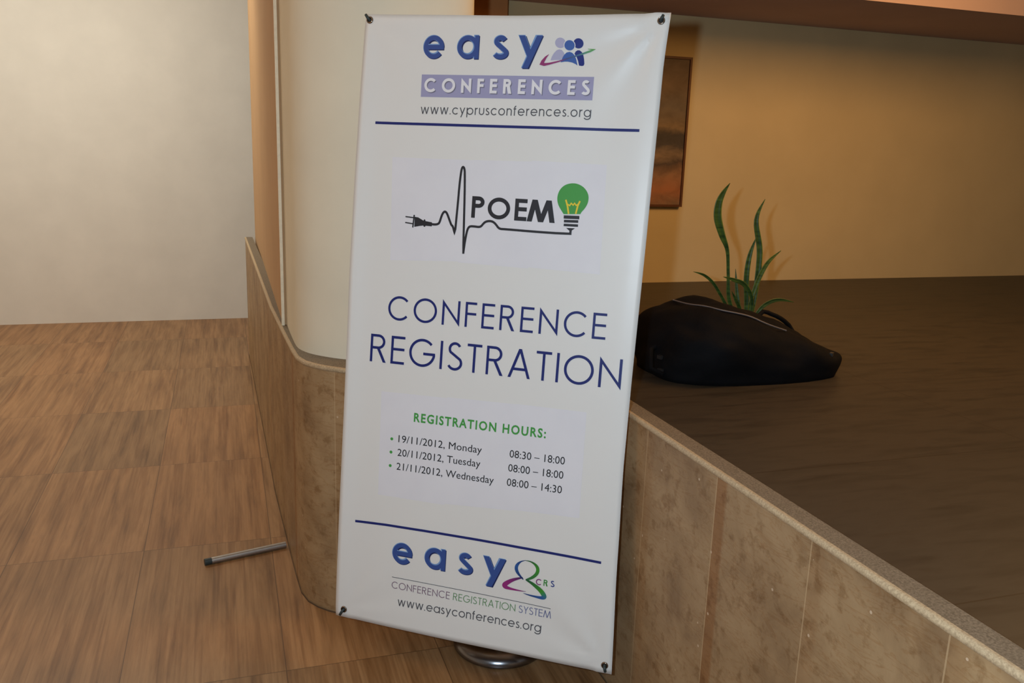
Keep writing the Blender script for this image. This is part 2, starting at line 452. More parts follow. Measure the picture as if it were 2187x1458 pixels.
# photo measurement -> banner layout (the sheet is flat, so one projective map does it)
HM = Matrix(((569.35935363462, 89.05001326081701, -376.5), (61.28470792577824, -1229.0322334854584, 584.0), (-0.09242657113113996, -0.07720710517088102, 1.0))).inverted()
def cm(px, py):
    q = HM @ Vector((px - CX, py - CY, 1)); return (q.x / q.z * BW, q.y / q.z * BH)

# ------------------------------------------------------------------ print: strokes and letters
def soft(pts, it=2, closed=False):
    if closed:
        for _ in range(it): pts = [q for a, b in zip(pts, pts[1:] + pts[:1]) for q in ((a[0]*.75+b[0]*.25, a[1]*.75+b[1]*.25), (a[0]*.25+b[0]*.75, a[1]*.25+b[1]*.75))]
        return pts
    return smooth_path(pts, it)

class Ink:
    def __init__(self, lift): self.m = MB(); self.lift = lift
    def poly(self, pts, c):
        """filled outline, cut fine enough to lie on the sheet"""
        bm = bmesh.new()
        f = bm.faces.new([bm.verts.new((x, y, 0)) for x, y in pts])
        f.normal_update(); bmesh.ops.triangulate(bm, faces=[f])
        for _ in range(4):
            far = [e for e in bm.edges if e.calc_length() > 1.5]
            if not far: break
            bmesh.ops.subdivide_edges(bm, edges=far, cuts=1); bmesh.ops.triangulate(bm, faces=bm.faces[:])
        bm.verts.index_update()
        self.m.add([bp(w.co.x, w.co.y, self.lift) for w in bm.verts], [[w.index for w in g.verts] for g in bm.faces], c)
        bm.free()
    def ribbon(self, pts, w, c, closed=False, step=1.2):
        """stroke of width w (number or list); c colour or function of 0..1"""
        P = [Vector(p[:2]) for p in pts]; W = list(w) if isinstance(w, (list, tuple)) else [w] * len(P)
        Q, V = [], []
        for i in range(len(P) - (0 if closed else 1)):
            j = (i + 1) % len(P); n = max(1, int((P[j] - P[i]).length / step))
            for k in range(n): Q.append(P[i].lerp(P[j], k / n)); V.append(W[i] + (W[j] - W[i]) * k / n)
        if not closed: Q.append(P[-1]); V.append(W[-1])
        n = len(Q); vs = []
        for i in range(n):
            a = Q[(i - 1) % n] if closed or i > 0 else None; b = Q[(i + 1) % n] if closed or i < n - 1 else None
            t1 = (Q[i] - a).normalized() if a is not None else None
            t2 = (b - Q[i]).normalized() if b is not None else None
            if t1 is None: t1 = t2
            if t2 is None: t2 = t1
            n1 = Vector((-t1.y, t1.x)); n2 = Vector((-t2.y, t2.x)); mt = n1 + n2
            if mt.length < 1e-6: mt = n1
            mt.normalize(); k = min(2.6, 1 / max(0.25, mt.dot(n1)))
            vs += [Q[i] + mt * (V[i] / 2 * k), Q[i] - mt * (V[i] / 2 * k)]
        k = len(vs)
        P3 = [bp(p.x, p.y, self.lift) for p in vs]
        rng = range(n if closed else n - 1)
        for i in rng:
            j = (i + 1) % n
            q = [P3[2*i+1], P3[2*j+1], P3[2*j], P3[2*i]]
            self.m.add(q, [(0, 1, 2, 3)], c(i / n) if callable(c) else c)
    def dot(self, u, v, r, c, ry=None):
        self.poly([(u + r * math.cos(2*math.pi*k/28), v + (ry or r) * math.sin(2*math.pi*k/28)) for k in range(28)], c)
    def build(self, name, parent): return self.m.build(name, INK, parent)

def arc(cx, cy, rx, ry, a0, a1, n=26):
    return [(cx + rx * math.cos(math.radians(a0 + (a1 - a0) * k / n)), cy + ry * math.sin(math.radians(a0 + (a1 - a0) * k / n))) for k in range(n + 1)]
def leg(x0, y0, x1, y1, t): return ('p', [(x0, y0), (x0 + t, y0), (x1 + t, y1), (x1, y1)])

def glyph(ch, w):
    """round geometric sans letter; capital height 1, stroke w -> (width, shapes)"""
    h = w / 2; X = 0.73; r = X / 2
    L = lambda *p: ('s', list(p), False)
    if ch == 'C': return .90, [('s', arc(.5, .5, .5 - h, .5 - h, 42, 318, 40), False)]
    if ch == 'O': return 1.02, [('s', arc(.51, .5, .51 - h, .5 - h, 0, 354, 45), True)]
    if ch == 'G': return 1.0, [('s', arc(.5, .5, .5 - h, .5 - h, 42, 356, 40) + [(1 - h, .47)], False), L((.54, .47), (1 - .2 * h, .47))]
    if ch == 'N':
        tv = 1.45 * w; k = (1.06 - tv) / .76; yb = 1.03 - tv - k * w
        return .76, [('p', [(0, 0), (w, 0), (w, yb), (.76, -.03), (.76, 1), (.76 - w, 1), (.76 - w, 1 - yb), (0, 1.03)])]
    if ch == 'F': return .48, [L((h, 0), (h, 1)), L((h, 1 - h), (.48, 1 - h)), L((h, .53), (.47, .53))]
    if ch == 'E': return .53, [L((h, 0), (h, 1)), L((h, 1 - h), (.53, 1 - h)), L((h, .53), (.52, .53)), L((h, h), (.53, h))]
    if ch in 'RP':
        s = [L((h, 0), (h, 1)), ('s', [(h, 1 - h), (.3, 1 - h)] + arc(.3, .735, .27 - h, .265 - h, 88, -88, 20) + [(.3, .47 + h), (h, .47 + h)], False)]
        if ch == 'R': s.append(('p', [(.24, .47 + h), (.24 + w * 1.25, .47 + h), (.63, 0), (.63 - w * 1.25, 0)]))
        return (.63 if ch == 'R' else .58), s
    if ch == 'I': return w, [L((h, 0), (h, 1))]
    if ch == 'T': return .54, [L((.27, 0), (.27, 1)), L((0, 1 - h), (.54, 1 - h))]
    if ch == 'S': return .56, [('s', arc(.28, .755, .225 - h * .6, .245 - h, 28, 215, 20) + arc(.29, .265, .27 - h * .6, .265 - h, 40, -155, 22), False)]
    if ch == 'A': t = w * 1.1; return .80, [leg(0, 0, .4 - t / 2, 1, t), leg(.8 - t, 0, .4 - t / 2, 1, t), L((.15, .30), (.65, .30))]
    if ch == 'M':
        t = w * 1.06; ya = (.53 - 1.5 * t) / (.53 - t / 2); xa = t + .17 * ya; yn = (t / 2) / (.36 - t / 2)
        return 1.06, [('p', [(0, 0), (t, 0), (xa, ya), (.53 - t / 2, 0), (.53 + t / 2, 0), (1.06 - xa, ya), (1.06 - t, 0), (1.06, 0), (.89, 1), (.89 - t, 1), (.53, yn), (.17 + t, 1), (.17, 1)])]
    if ch == 'Y': t = w * 1.1; return .66, [L((.33, 0), (.33, .47)), leg(.33 - t / 2, .44, 0, 1, t), leg(.33 - t / 2, .44, .66 - t, 1, t)]
    if ch == 'e': return .74, [('s', arc(r, r, r - h, r - h, 0, 322, 40), False), L((h, r), (X - .1 * h, r))]
    if ch == 'a': return .74, [('s', arc(r, r, r - h, r - h, 0, 352, 40), True), L((.74 - h, 0), (.74 - h, X))]
    if ch == 's': return .40, [('s', arc(.20, .54, .155 - h * .5, .19 - h, 25, 215, 18) + arc(.20, .195, .20 - h * .6, .195 - h, 40, -155, 20), False)]
    if ch == 'y': t = w * 1.08; return .62, [leg(.31 - t * .42, .09, 0, X, t), leg(.12, -.27, .62 - t, X, t)]
    if ch == 'c': return .66, [('s', arc(r, r, r - h, r - h, 42, 318, 36), False)]
    if ch == 'o': return .73, [('s', arc(r, r, r - h, r - h, 0, 352, 40), True)]
    if ch == 'p': return .75, [('s', arc(.75 - r, r, r - h, r - h, 0, 352, 40), True), L((h, -.27), (h, X))]
    if ch == 'g': return .75, [('s', arc(r, r, r - h, r - h, 0, 352, 40), True), ('s', [(.75 - h, X), (.75 - h, .02)] + arc(r + .005, 0, r - h, .27 - h, 0, -160, 20), False)]
    if ch == 'r': return .30, [L((h, 0), (h, X)), ('s', [(h, .42)] + arc(.29, .43, .29 - h, .30 - h, 175, 85, 12), False)]
    if ch == 'u': return .57, [('s', [(h, X)] + arc(.285, .27, .285 - h, .27 - h, 180, 360, 20) + [(.57 - h, X)], False)]
    if ch == 'n': return .57, [L((h, 0), (h, X)), ('s', [(h, 0)] + arc(.285, X - .27, .285 - h, .27 - h, 180, 0, 20) + [(.57 - h, 0)], False)]
    if ch == 'f': return .32, [('s', [(.13, 0), (.13, .80)] + arc(.30, .80, .17, .22 - h, 180, 95, 10), False), L((0, X - h), (.30, X - h))]
    if ch == 'w': t = w * 1.02; return .94, [leg(.25 - t / 2, 0, 0, X, t), leg(.25 - t / 2, 0, .47 - t / 2, X, t), leg(.69 - t / 2, 0, .47 - t / 2, X, t), leg(.69 - t / 2, 0, .94 - t, X, t)]
    if ch == '.': return .12, [('d', .06, .06, max(.06, h))]
    return .30, []

def text_line(ink, text, u0, u1, v0, v1, cap, w, color, shift=(0, 0), wscale=1.0, each=None):
    """one printed line from u0 to u1, baseline rising from v0 to v1; spacing is fitted"""
    G = [glyph(c, w) for c in text]
    tot = sum(g[0] for g in G) * cap * wscale
    tr = (u1 - u0 - tot) / max(1, len(text) - 1)
    u = u0; base = ink.lift
    for i, (gw, shapes) in enumerate(G):
        cc = color[i] if isinstance(color, list) else color
        T = lambda p: (u + p[0] * cap * wscale + shift[0], v0 + (v1 - v0) * (u + p[0] * cap * wscale - u0) / (u1 - u0) + p[1] * cap + shift[1])
        for si, s in enumerate(shapes):
            ink.lift = base + si * 4e-5
            if s[0] == 's': ink.ribbon([T(p) for p in s[1]], w * cap, cc, s[2])
            elif s[0] == 'p': ink.poly([T(p) for p in s[1]], cc)
            else: q = T((s[1], s[2])); ink.dot(q[0], q[1], s[3] * cap, cc)
        u += gw * cap * wscale + tr; ink.lift = base
        if each: ink.build(each, sheet); ink.m = MB()

def letters_at(ink, items, cap, w, color, shift=(0, 0)):
    """widely spaced letters, each with its own left edge and baseline"""
    base = ink.lift
    for ch, u, v, wx in items:
        for si, s in enumerate(glyph(ch, w)[1]):
            ink.lift = base + si * 4e-5
            T = lambda p: (u + p[0] * cap * wx + shift[0], v + p[1] * cap + shift[1])
            if s[0] == 's': ink.ribbon([T(p) for p in s[1]], w * cap, color, s[2])
            elif s[0] == 'p': ink.poly([T(p) for p in s[1]], color)
    ink.lift = base

def font_line(ink, text, u0, u1, v0, v1, cap, color, bold=0.0, spacing=1.0):
    """small humanist print, from Blender's built-in font"""
    d = bpy.data.curves.new('type', 'FONT'); d.body = text; d.size = 1.0; d.offset = bold; d.space_character = spacing
    d.resolution_u = 3
    o = bpy.data.objects.new('type', d); col.objects.link(o)
    bpy.context.view_layer.update()
    me = o.evaluated_get(bpy.context.evaluated_depsgraph_get()).to_mesh()
    xs = [q.co.x for q in me.vertices]; x0, x1 = min(xs), max(xs)
    k = (u1 - u0) / (x1 - x0); ky = cap / CAPH
    pts = [(u0 + (q.co.x - x0) * k, v0 + (v1 - v0) * (q.co.x - x0) / (x1 - x0) + q.co.y * ky) for q in me.vertices]
    ink.m.add([bp(a, b, ink.lift) for a, b in pts], [list(p.vertices) for p in me.polygons], color)
    o.evaluated_get(bpy.context.evaluated_depsgraph_get()).to_mesh_clear()
    bpy.data.objects.remove(o); bpy.data.curves.remove(d)

def cap_height():
    d = bpy.data.curves.new('type', 'FONT'); d.body = 'H'; d.size = 1.0
    o = bpy.data.objects.new('type', d); col.objects.link(o); bpy.context.view_layer.update()
    me = o.evaluated_get(bpy.context.evaluated_depsgraph_get()).to_mesh()
    hgt = max(q.co.y for q in me.vertices)
    o.evaluated_get(bpy.context.evaluated_depsgraph_get()).to_mesh_clear()
    bpy.data.objects.remove(o); bpy.data.curves.remove(d); return hgt
CAPH = cap_height()

INK = mat_ink(); VINYL = mat_vinyl(); PAPER = mat_paper()
NAVY = lin((28, 40, 112)); BLUE = lin((54, 82, 150)); BLUE_HI = lin((120, 158, 208)); BLUE_LO = lin((26, 38, 92))
GREY = lin((84, 84, 90)); BLACK = lin((36, 36, 40)); GREEN = lin((72, 158, 74)); LILAC = lin((160, 160, 196)); WHITE = lin((234, 234, 240))
PURPLE = lin((146, 50, 128)); YELLOW = lin((236, 206, 56)); CHAR = lin((44, 44, 50))

DISC = Vector((0.803, 2.438, 0.0))
stand = thing('banner_stand', 'tall white vinyl registration banner on a round chrome floor stand', 'banner', DISC)

# --- sheet
m = MB(); NU, NV = 64, 120
def sheet_pt(i, j):
    a, b = i / NU, j / NV
    v = b * BH; l, r = ip(v, LEFT), ip(v, RIGHT); u = l + (r - l) * a
    t, q = ip(u, TOPE) - BH, ip(u, BOT)
    return u, v + t * b + q * (1 - b)
for lift, flip in ((0.0, False), (-0.0008, True)):
    vsx = [bp(*sheet_pt(i, j), lift) for j in range(NV + 1) for i in range(NU + 1)]
    w = NU + 1; fs = []
    for j in range(NV):
        for i in range(NU):
            q = [j*w+i, j*w+i+1, (j+1)*w+i+1, (j+1)*w+i]; fs.append(q[::-1] if flip else q)
    m.add(vsx, fs)
k = (NU + 1) * (NV + 1); w = NU + 1
rim = [i for i in range(NU)] + [NU + j*w for j in range(NV)] + [NV*w + NU - i for i in range(NU)] + [(NV - j)*w for j in range(NV)]
for a, b in zip(rim, rim[1:] + rim[:1]): m.f.append([a, k + a, k + b, b]); m.c.append(None)
sheet = m.build('banner_sheet', VINYL, stand, smooth=True)

# --- top block
def bevel_word(items, cap, w, name):
    for it in items:
        ink = Ink(0)
        for lift, c, sh, wd in ((0.0006, BLUE_LO, (0.16, -0.16), w), (0.0008, BLUE_HI, (-0.17, 0.15), w), (0.0010, BLUE, (0, 0), w * 0.88)):
            ink.lift = lift
            letters_at(ink, [it], cap, wd, c, sh)
        ink.build(name, sheet)
bevel_word([('e', 17.05, 154.72, .98), ('a', 26.45, 154.72, .99), ('s', 36.15, 154.72, 1.24), ('y', 42.75, 154.72, 1.28)], 7.95, 0.165, 'logo_letter')

ink = Ink(0.0008)
def L2(X, Y): return cm(890 + X / 5.608, 60 + Y / 5.608)
def circ(X, Y, r, c): ink.poly([L2(X + r * math.cos(k * math.pi / 18), Y + r * math.sin(k * math.pi / 18)) for k in range(36)], c)
LIL2 = lin((176, 176, 206)); MIDB = lin((62, 98, 172)); DKB = lin((30, 46, 128)); PALE = lin((226, 226, 228))
circ(1938, 183, 60, DKB); circ(1722, 178, 62, LIL2)
ink.lift = 0.0010; circ(1832, 207, 70, PALE); ink.lift = 0.0012; circ(1832, 207, 61, MIDB)
ink.lift = 0.0008
ink.poly([L2(*p) for p in [(1602,386),(1620,340),(1645,298),(1680,264),(1710,254),(1738,262),(1762,290),(1770,312),(1752,345),(1722,380),(1660,382)]], LIL2)
ink.poly([L2(*p) for p in [(1888,306),(1902,280),(1925,264),(1950,264),(1975,284),(1992,316),(2002,370),(2006,425),(1998,446),(1976,452),(1942,446),(1930,390),(1912,340)]], DKB)
ink.poly([L2(*p) for p in [(1722,408),(1740,365),(1765,320),(1795,292),(1830,283),(1862,294),(1888,322),(1908,370),(1924,446),(1900,428),(1860,410),(1810,400),(1770,400)]], MIDB)
ink.build('people_logo', sheet)
ink = Ink(0.0014)
sw = [(1586,314),(1548,350),(1512,400),(1500,425),(1530,436),(1590,426),(1700,398),(1850,350),(1980,308),(2080,272),(2142,249)]
ww = [0.05,.5,.85,.9,.7,.5,.34,.34,.42,.5,.06]
def grad(stops):
    def f(t):
        for (a, ca), (b, cb) in zip(stops[:-1], stops[1:]):
            if t <= b:
                s = max(0, (t - a) / (b - a)); return tuple(x + (y - x) * s for x, y in zip(ca, cb))
        return stops[-1][1]
    return f
ink.ribbon([L2(*p) for p in sw], ww, grad([(0, lin((150, 52, 110))), (.38, lin((150, 60, 120))), (.52, lin((70, 80, 130))), (.7, lin((70, 110, 150))), (.86, lin((96, 160, 110))), (1, lin((90, 165, 60)))]), step=0.3)
ink.poly([L2(*p) for p in [(2142,249),(2048,246),(2052,252),(2108,258)]], lin((90, 160, 70)))
ink.build('swoosh_mark', sheet)

ink = Ink(0.0006)
for i in range(24):
    a, b = i / 24, (i + 1) / 24
    ink.poly([(17.0 + 45.7 * a, 145.05 + .1 * a), (17.0 + 45.7 * b, 145.05 + .1 * b), (16.95 + 45.75 * b, 150.72 + .05 * b), (16.95 + 45.75 * a, 150.72 + .05 * a)], LILAC)
ink.build('lettering_bar', sheet)
ink = Ink(0.0009); text_line(ink, 'CONFERENCES', 17.95, 61.9, 146.15, 146.25, 3.6, 0.195, lin((118, 118, 140)), shift=(0.13, -0.13))
ink.lift = 0.0012; text_line(ink, 'CONFERENCES', 17.85, 61.8, 146.25, 146.35, 3.6, 0.195, WHITE)
ink.build('bar_lettering', sheet)
ink = Ink(0.0008); text_line(ink, 'www.cyprusconferences.org', 17.2, 62.65, 140.7, 141.1, 2.45, 0.105, GREY); ink.build('address_lettering', sheet)
ink = Ink(0.0008); ink.ribbon([(4.4, 138.06), (41, 138.15), (74.95, 138.28)], 0.68, NAVY, step=1.0); ink.build('rule_line', sheet)

# --- pasted paper sheets
def paper(corners, name, lift):
    m = MB(); (a, b, c, d) = [Vector(cm(*p)) for p in corners]; N = 10
    for lo in (0.0,):
        vsx = [bp(*((a.lerp(b, i / N)).lerp(d.lerp(c, i / N), j / N)), lift) for j in range(N + 1) for i in range(N + 1)]
        m.add(vsx, [(j*(N+1)+i, (j+1)*(N+1)+i, (j+1)*(N+1)+i+1, j*(N+1)+i+1) for j in range(N) for i in range(N)])
    return m.build(name, PAPER, sheet)
PA = [paper([(838, 335), (984, 341), (980, 558), (833, 555)], 'logo_paper', 0.0003), paper([(982, 341), (1140, 345), (1128, 573), (978, 560)], 'logo_paper', 0.0004),
      paper([(1137, 343), (1296, 352), (1281, 586), (1124, 570)], 'logo_paper', 0.0003)]
PB = [paper([(815, 835), (957, 850), (949, 1078), (808, 1055)], 'hours_paper', 0.0003), paper([(955, 848), (1104, 863), (1094, 1090), (946, 1075)], 'hours_paper', 0.0004),
      paper([(1102, 862), (1253, 880), (1237, 1106), (1091, 1088)], 'hours_paper', 0.0003)]

# --- heart-trace logo with plug and bulb
def L3(X, Y): return cm(820 + X / 4.374, 320 + Y / 4.374)
ink = Ink(0.0009)
trace = [(440,693),(480,697),(508,690),(520,672),(532,632),(546,596),(560,578),(572,575),(586,588),(600,622),(614,662),(628,700),(642,712),(650,740),(658,772),(666,740),
         (676,640),(690,500),(705,330),(718,225),(726,180),(734,162),(742,159),(752,172),(756,215),(754,400),(748,640),(742,850),(741,970),(745,930),(757,850),(772,770),(786,728),(806,712),(850,715),(886,720),(908,714),(924,694),(942,675),(968,665),(1000,664),(1028,676),(1050,700),(1068,726),(1088,738),(1130,740),(1400,763),(1600,777),(1742,783),(1746,735)]
ink.ribbon([L3(*p) for p in soft(trace[:15], 1) + soft(trace[15:29], 1)], 0.60, CHAR, step=0.8)
ink.lift = 0.00094; ink.ribbon([L3(*p) for p in soft([(742, 955)] + trace[29:-2], 1) + trace[-2:]], 0.60, CHAR, step=0.8); ink.lift = 0.0009
ink.poly([L3(*p) for p in [(286,624),(320,630),(352,650),(368,660),(374,648),(384,650),(388,664),(448,676),(446,714),(388,708),(382,718),(370,716),(366,706),(330,710),(282,718)]], CHAR)
ink.ribbon([L3(282, 606), L3(268, 724)], 0.4, CHAR)
ink.ribbon([L3(200, 622), L3(280, 633)], 0.32, CHAR); ink.ribbon([L3(197, 677), L3(274, 690)], 0.32, CHAR)
ink.build('trace_mark', sheet)
ink = Ink(0.0009)
for ch, u, wx in (('P', 33.0, 1.14), ('O', 37.45, 1.09), ('E', 44.75, 1.13), ('M', 48.15, 1.26)):
    letters_at(ink, [(ch, u, 114.75, wx)], 5.55, 0.185, CHAR)
ink.build('title_lettering', sheet)
ink = Ink(0.0009)
ink.poly([L3(*p) for p in [(1680,600),(1836,600)] + soft([(1680,600),(1660,570),(1632,522),(1620,480),(1620,435),(1634,388),(1664,346),(1706,320),(1756,310),(1808,315),(1858,340),(1894,380),(1912,425),(1912,470),(1898,515),(1870,556),(1846,580),(1836,600)], 2)[::-1][1:-1]], GREEN)
ink.lift = 0.0012
for pl in ([(1700,465),(1716,525),(1726,598)], [(1832,478),(1812,520),(1792,598)]): ink.ribbon([L3(*p) for p in pl], 0.42, YELLOW)
ink.ribbon([L3(*p) for p in [(1714,505),(1736,520),(1750,498),(1768,516),(1782,498),(1796,518),(1818,505)]], 0.30, YELLOW)
ink.lift = 0.0009
for a, b, hh in (((1680,626),(1826,632),0.84), ((1682,664),(1816,669),.66), ((1680,700),(1814,707),.62)): ink.ribbon([L3(*a), L3(*b)], hh, CHAR)
ink.poly([L3(*p) for p in [(1702,728),(1786,732),(1750,756),(1732,754)]], CHAR)
ink.build('bulb_mark', sheet)

# --- headline
text_line(Ink(0.0009), 'CONFERENCE', 11.05, 70.95, 86.0, 86.65, 6.6, 0.098, NAVY, each='headline_letter')
text_line(Ink(0.0009), 'REGISTRATION', 6.45, 75.85, 74.15, 74.6, 7.6, 0.093, NAVY, each='headline_letter')

# --- hours
ink = Ink(0.0009); font_line(ink, 'REGISTRATION HOURS:', 20.5, 57.6, 59.15, 59.65, 2.3, GREEN, 0.028, 1.22); ink.build('heading_lettering', sheet)
for row, (d, u1, v0, t) in enumerate((('19/11/2012, Monday', 40.45, 52.85, '08:30 \u2013 18:00'), ('20/11/2012, Tuesday', 40.3, 49.05, '08:00 \u2013 18:00'), ('21/11/2012, Wednesday', 44.35, 45.15, '08:00 \u2013 14:30'))):
    ink = Ink(0.0009); font_line(ink, d, 16.35 - .05 * row, u1, v0, v0 + .25, 1.95, BLACK); ink.build('date_lettering', sheet)
    ink = Ink(0.0009); font_line(ink, t, 48.2 - .1 * row, 63.15 - .1 * row, v0 + .35, v0 + .55, 1.98, BLACK); ink.build('time_lettering', sheet)
for v in (53.5, 49.8, 46.0): ink = Ink(0.0009); ink.dot(14.36, v, 0.42, GREEN); ink.build('bullet_mark', sheet)

# --- bottom block
ink = Ink(0.0008); ink.ribbon([(4.75, 28.7), (14, 29.1), (25, 29.3), (41, 29.42), (58, 29.4), (74.8, 29.25)], 0.68, NAVY, step=1.0); ink.build('rule_line', sheet)
bevel_word([('e', 16.6, 18.75, .98), ('a', 26.2, 19.0, .99), ('s', 35.95, 19.15, 1.24), ('y', 42.95, 19.35, 1.26)], 8.2, 0.165, 'logo_letter')
def L7(X, Y): return cm(820 + X / 5.608, 1130 + Y / 5.608)
def wide(pts, ws):
    q = soft([(x, y, w * 45) for (x, y), w in zip(pts, ws)], 2); return [L7(p[0], p[1]) for p in q], [p[2] / 45 * 1.12 for p in q]
ink = Ink(0.0010); DB = lin((22, 34, 96)); CB = lin((44, 92, 160)); CG = lin((62, 148, 48)); CP = lin((150, 46, 124))
ink.ribbon(*wide([(1690,372),(1640,384),(1598,418),(1582,460),(1592,505),(1622,550),(1668,600)], [.12,.3,.7,.85,.8,.55,.3]), grad([(0, DB), (.4, CB), (1, DB)]), step=.3)
ink.ribbon(*wide([(1690,372),(1745,380),(1800,408),(1838,450),(1846,496),(1826,540),(1776,580),(1700,606)], [.12,.25,.5,.8,.85,.8,.7,.4]), grad([(0, lin((30, 60, 60))), (.5, CG), (1, lin((40, 100, 70)))]), step=.3)
ink.ribbon(*wide([(1662,578),(1590,592),(1525,612),(1465,645),(1438,668),(1450,692),(1510,712),(1600,732),(1700,748)], [.3,.6,.85,1.1,1.2,1.0,.6,.35,.08]), grad([(0, lin((36, 40, 96))), (.35, CP), (.75, CP), (1, lin((100, 60, 110)))]), step=.3)
ink.ribbon(*wide([(1698,602),(1765,640),(1830,690),(1880,735),(1912,780),(1924,812),(1890,822),(1820,808),(1740,790),(1668,766)], [.35,.7,.95,1.1,1.2,1.1,.8,.5,.35,.1]), grad([(0, lin((26, 70, 60))), (.35, CG), (.5, lin((50, 120, 130))), (.62, CB), (1, DB)]), step=.3)
ink.build('figure_mark', sheet)
ink = Ink(0.0009)
for ch, u, v, wx, c in (('C', 57.95, 20.15, 1.0, lin((128, 56, 120))), ('R', 60.05, 20.25, 1.1, lin((60, 140, 60))), ('S', 61.95, 20.35, 1.1, lin((52, 70, 140)))):
    letters_at(ink, [(ch, u, v, wx)], 1.7, 0.16, c)
ink.build('initials_lettering', sheet)
ink = Ink(0.0008); ink.ribbon([(16.84, 14.6), (40, 14.6), (62.5, 14.35)], 0.16, GREY, step=1.0)
tx = 'CONFERENCE'; text_line(ink, tx, 16.85, 34.1, 11.35, 11.4, 2.02, 0.095, lin((122, 94, 116)))
text_line(ink, 'REGISTRATION', 35.1, 52.85, 11.4, 11.55, 2.02, 0.095, lin((98, 142, 92)))
text_line(ink, 'SYSTEM', 53.75, 62.75, 11.55, 11.65, 2.02, 0.095, lin((100, 106, 152))); ink.build('slogan_lettering', sheet)
ink = Ink(0.0008); text_line(ink, 'www.easyconferences.org', 18.95, 60.35, 6.65, 7.35, 2.5, 0.105, GREY); ink.build('address_lettering', sheet)

# --- eyelets and the arms' tips
CHROME = mat_plain('chrome', (190, 188, 186), 0.16, 1.0); BRASS = mat_plain('dull_metal', (150, 136, 124), 0.2, 1.0)
RUBBER = mat_plain('rubber_tip', (46, 58, 60), 0.45); STEEL = mat_plain('grey_steel', (176, 172, 168), 0.5, 1.0); ROD = mat_plain('fibre_rod', (40, 42, 44), 0.4)
BASEM = mat_plain('base_metal', (140, 140, 144), 0.24, 1.0)
HUB = Vector((0.790, 2.438, 1.03))
for (px, py), (tx, ty) in (((790.5, 43), (783.5, 32)), ((1412, 43.5), (1418, 32)), ((1291.5, 1420), (1294, 1432.5)), ((735, 1300), (728.5, 1310.5))):
    u, v = cm(px, py); u2, v2 = cm(tx, ty)
    p = bp(u, v); M4 = Matrix((UX.to_4d(), UY.to_4d(), UN.to_4d(), (0, 0, 0, 1))).transposed(); M4 = Matrix.Translation(p) @ M4.to_3x3().to_4x4()
    M4.translation = p
    m = MB(); m.lathe([(0.0062, 0.0004), (0.0058, 0.002), (0.0066, 0.0036), (0.0082, 0.0040), (0.0096, 0.0030), (0.0104, 0.0009)], M4, 28)
    g = m.build('eyelet', BRASS, sheet, smooth=True)
    m = MB(); m.lathe([(0.0001, 0.0012), (0.0063, 0.0012)], M4, 20); m.build('eyelet_hole', mat_plain('hole_dark', (34, 24, 20), 0.7), g)
    d = (Vector((u2, v2)) - Vector((u, v))).normalized(); tipv = bp(u2, v2, 0.006)
    back = bp(u, v, -0.02)
    m = MB(); m.tube([bp(u, v, 0.001), bp(u + d.x * .12, v + d.y * .12, 0.005), bp(u + d.x * .45, v + d.y * .45, 0.0085), bp(u2 - d.x * .1, v2 - d.y * .1, 0.0085), bp(u2, v2, 0.0085)], [0.0034, 0.0042, 0.0044, 0.0040, 0.0022], 12)
    m.build('hook_tip', RUBBER, stand, smooth=True)
    m = MB(); mid = HUB.lerp(back, 0.5) - UN * 0.03
    pts = [(HUB * (1-t)**2 + mid * 2*t*(1-t) + back * t*t) for t in [k / 12 for k in range(13)]]
    m.tube(pts, [0.006 - 0.003 * k / 12 for k in range(13)], 10); m.build('arm', ROD, stand, smooth=True)

# --- stand
M0 = Matrix.Translation(DISC)
m = MB(); m.lathe([(0.0001, 0.0), (0.146, 0.0), (0.151, 0.004), (0.152, 0.010), (0.149, 0.018), (0.143, 0.027), (0.128, 0.035), (0.112, 0.0395), (0.100, 0.040), (0.092, 0.037), (0.086, 0.031), (0.078, 0.028), (0.030, 0.030), (0.026, 0.034), (0.0001, 0.034)], M0, 72)
m.build('base', BASEM, stand, smooth=True)
m = MB(); m.tube([DISC + Vector((0, 0, 0.03)), DISC + Vector((-0.004, 0.004, 0.3)), HUB - Vector((0, 0, 0.03))], 0.0125, 16); m.build('pole', CHROME, stand, smooth=True)
m = MB(); m.lathe([(0.0001, 0.0), (0.022, 0.0), (0.026, 0.006), (0.026, 0.05), (0.020, 0.058), (0.0001, 0.058)], Matrix.Translation(HUB - Vector((0, 0, 0.03))), 24); m.build('hub', RUBBER, stand, smooth=True)

# ------------------------------------------------------------------ painting on the alcove wall
WY = 4.402
pl, pr, pb, pt_ = 1.80, 2.428, 1.287, 2.085
paint = thing('framed_painting', 'abstract brown painting in a thin dark wooden frame on the alcove wall', 'painting', (pr, WY, pb))
m = MB(); m.box((pl + .012, WY - .022, pb + .012), (pr - .012, WY - .008, pt_ - .012)); m.build('canvas', mat_painting(), paint)
FW = mat_plain('frame_wood', (92, 54, 30), 0.5)
m = MB(); t = .012
m.box((pl, WY - .03, pb), (pl + t, WY - .001, pt_)); m.box((pr - t, WY - .03, pb), (pr, WY - .001, pt_))
m.box((pl + t, WY - .03, pb), (pr - t, WY - .001, pb + t)); m.box((pl + t, WY - .03, pt_ - t), (pr - t, WY - .001, pt_)); m.build('frame', FW, paint)

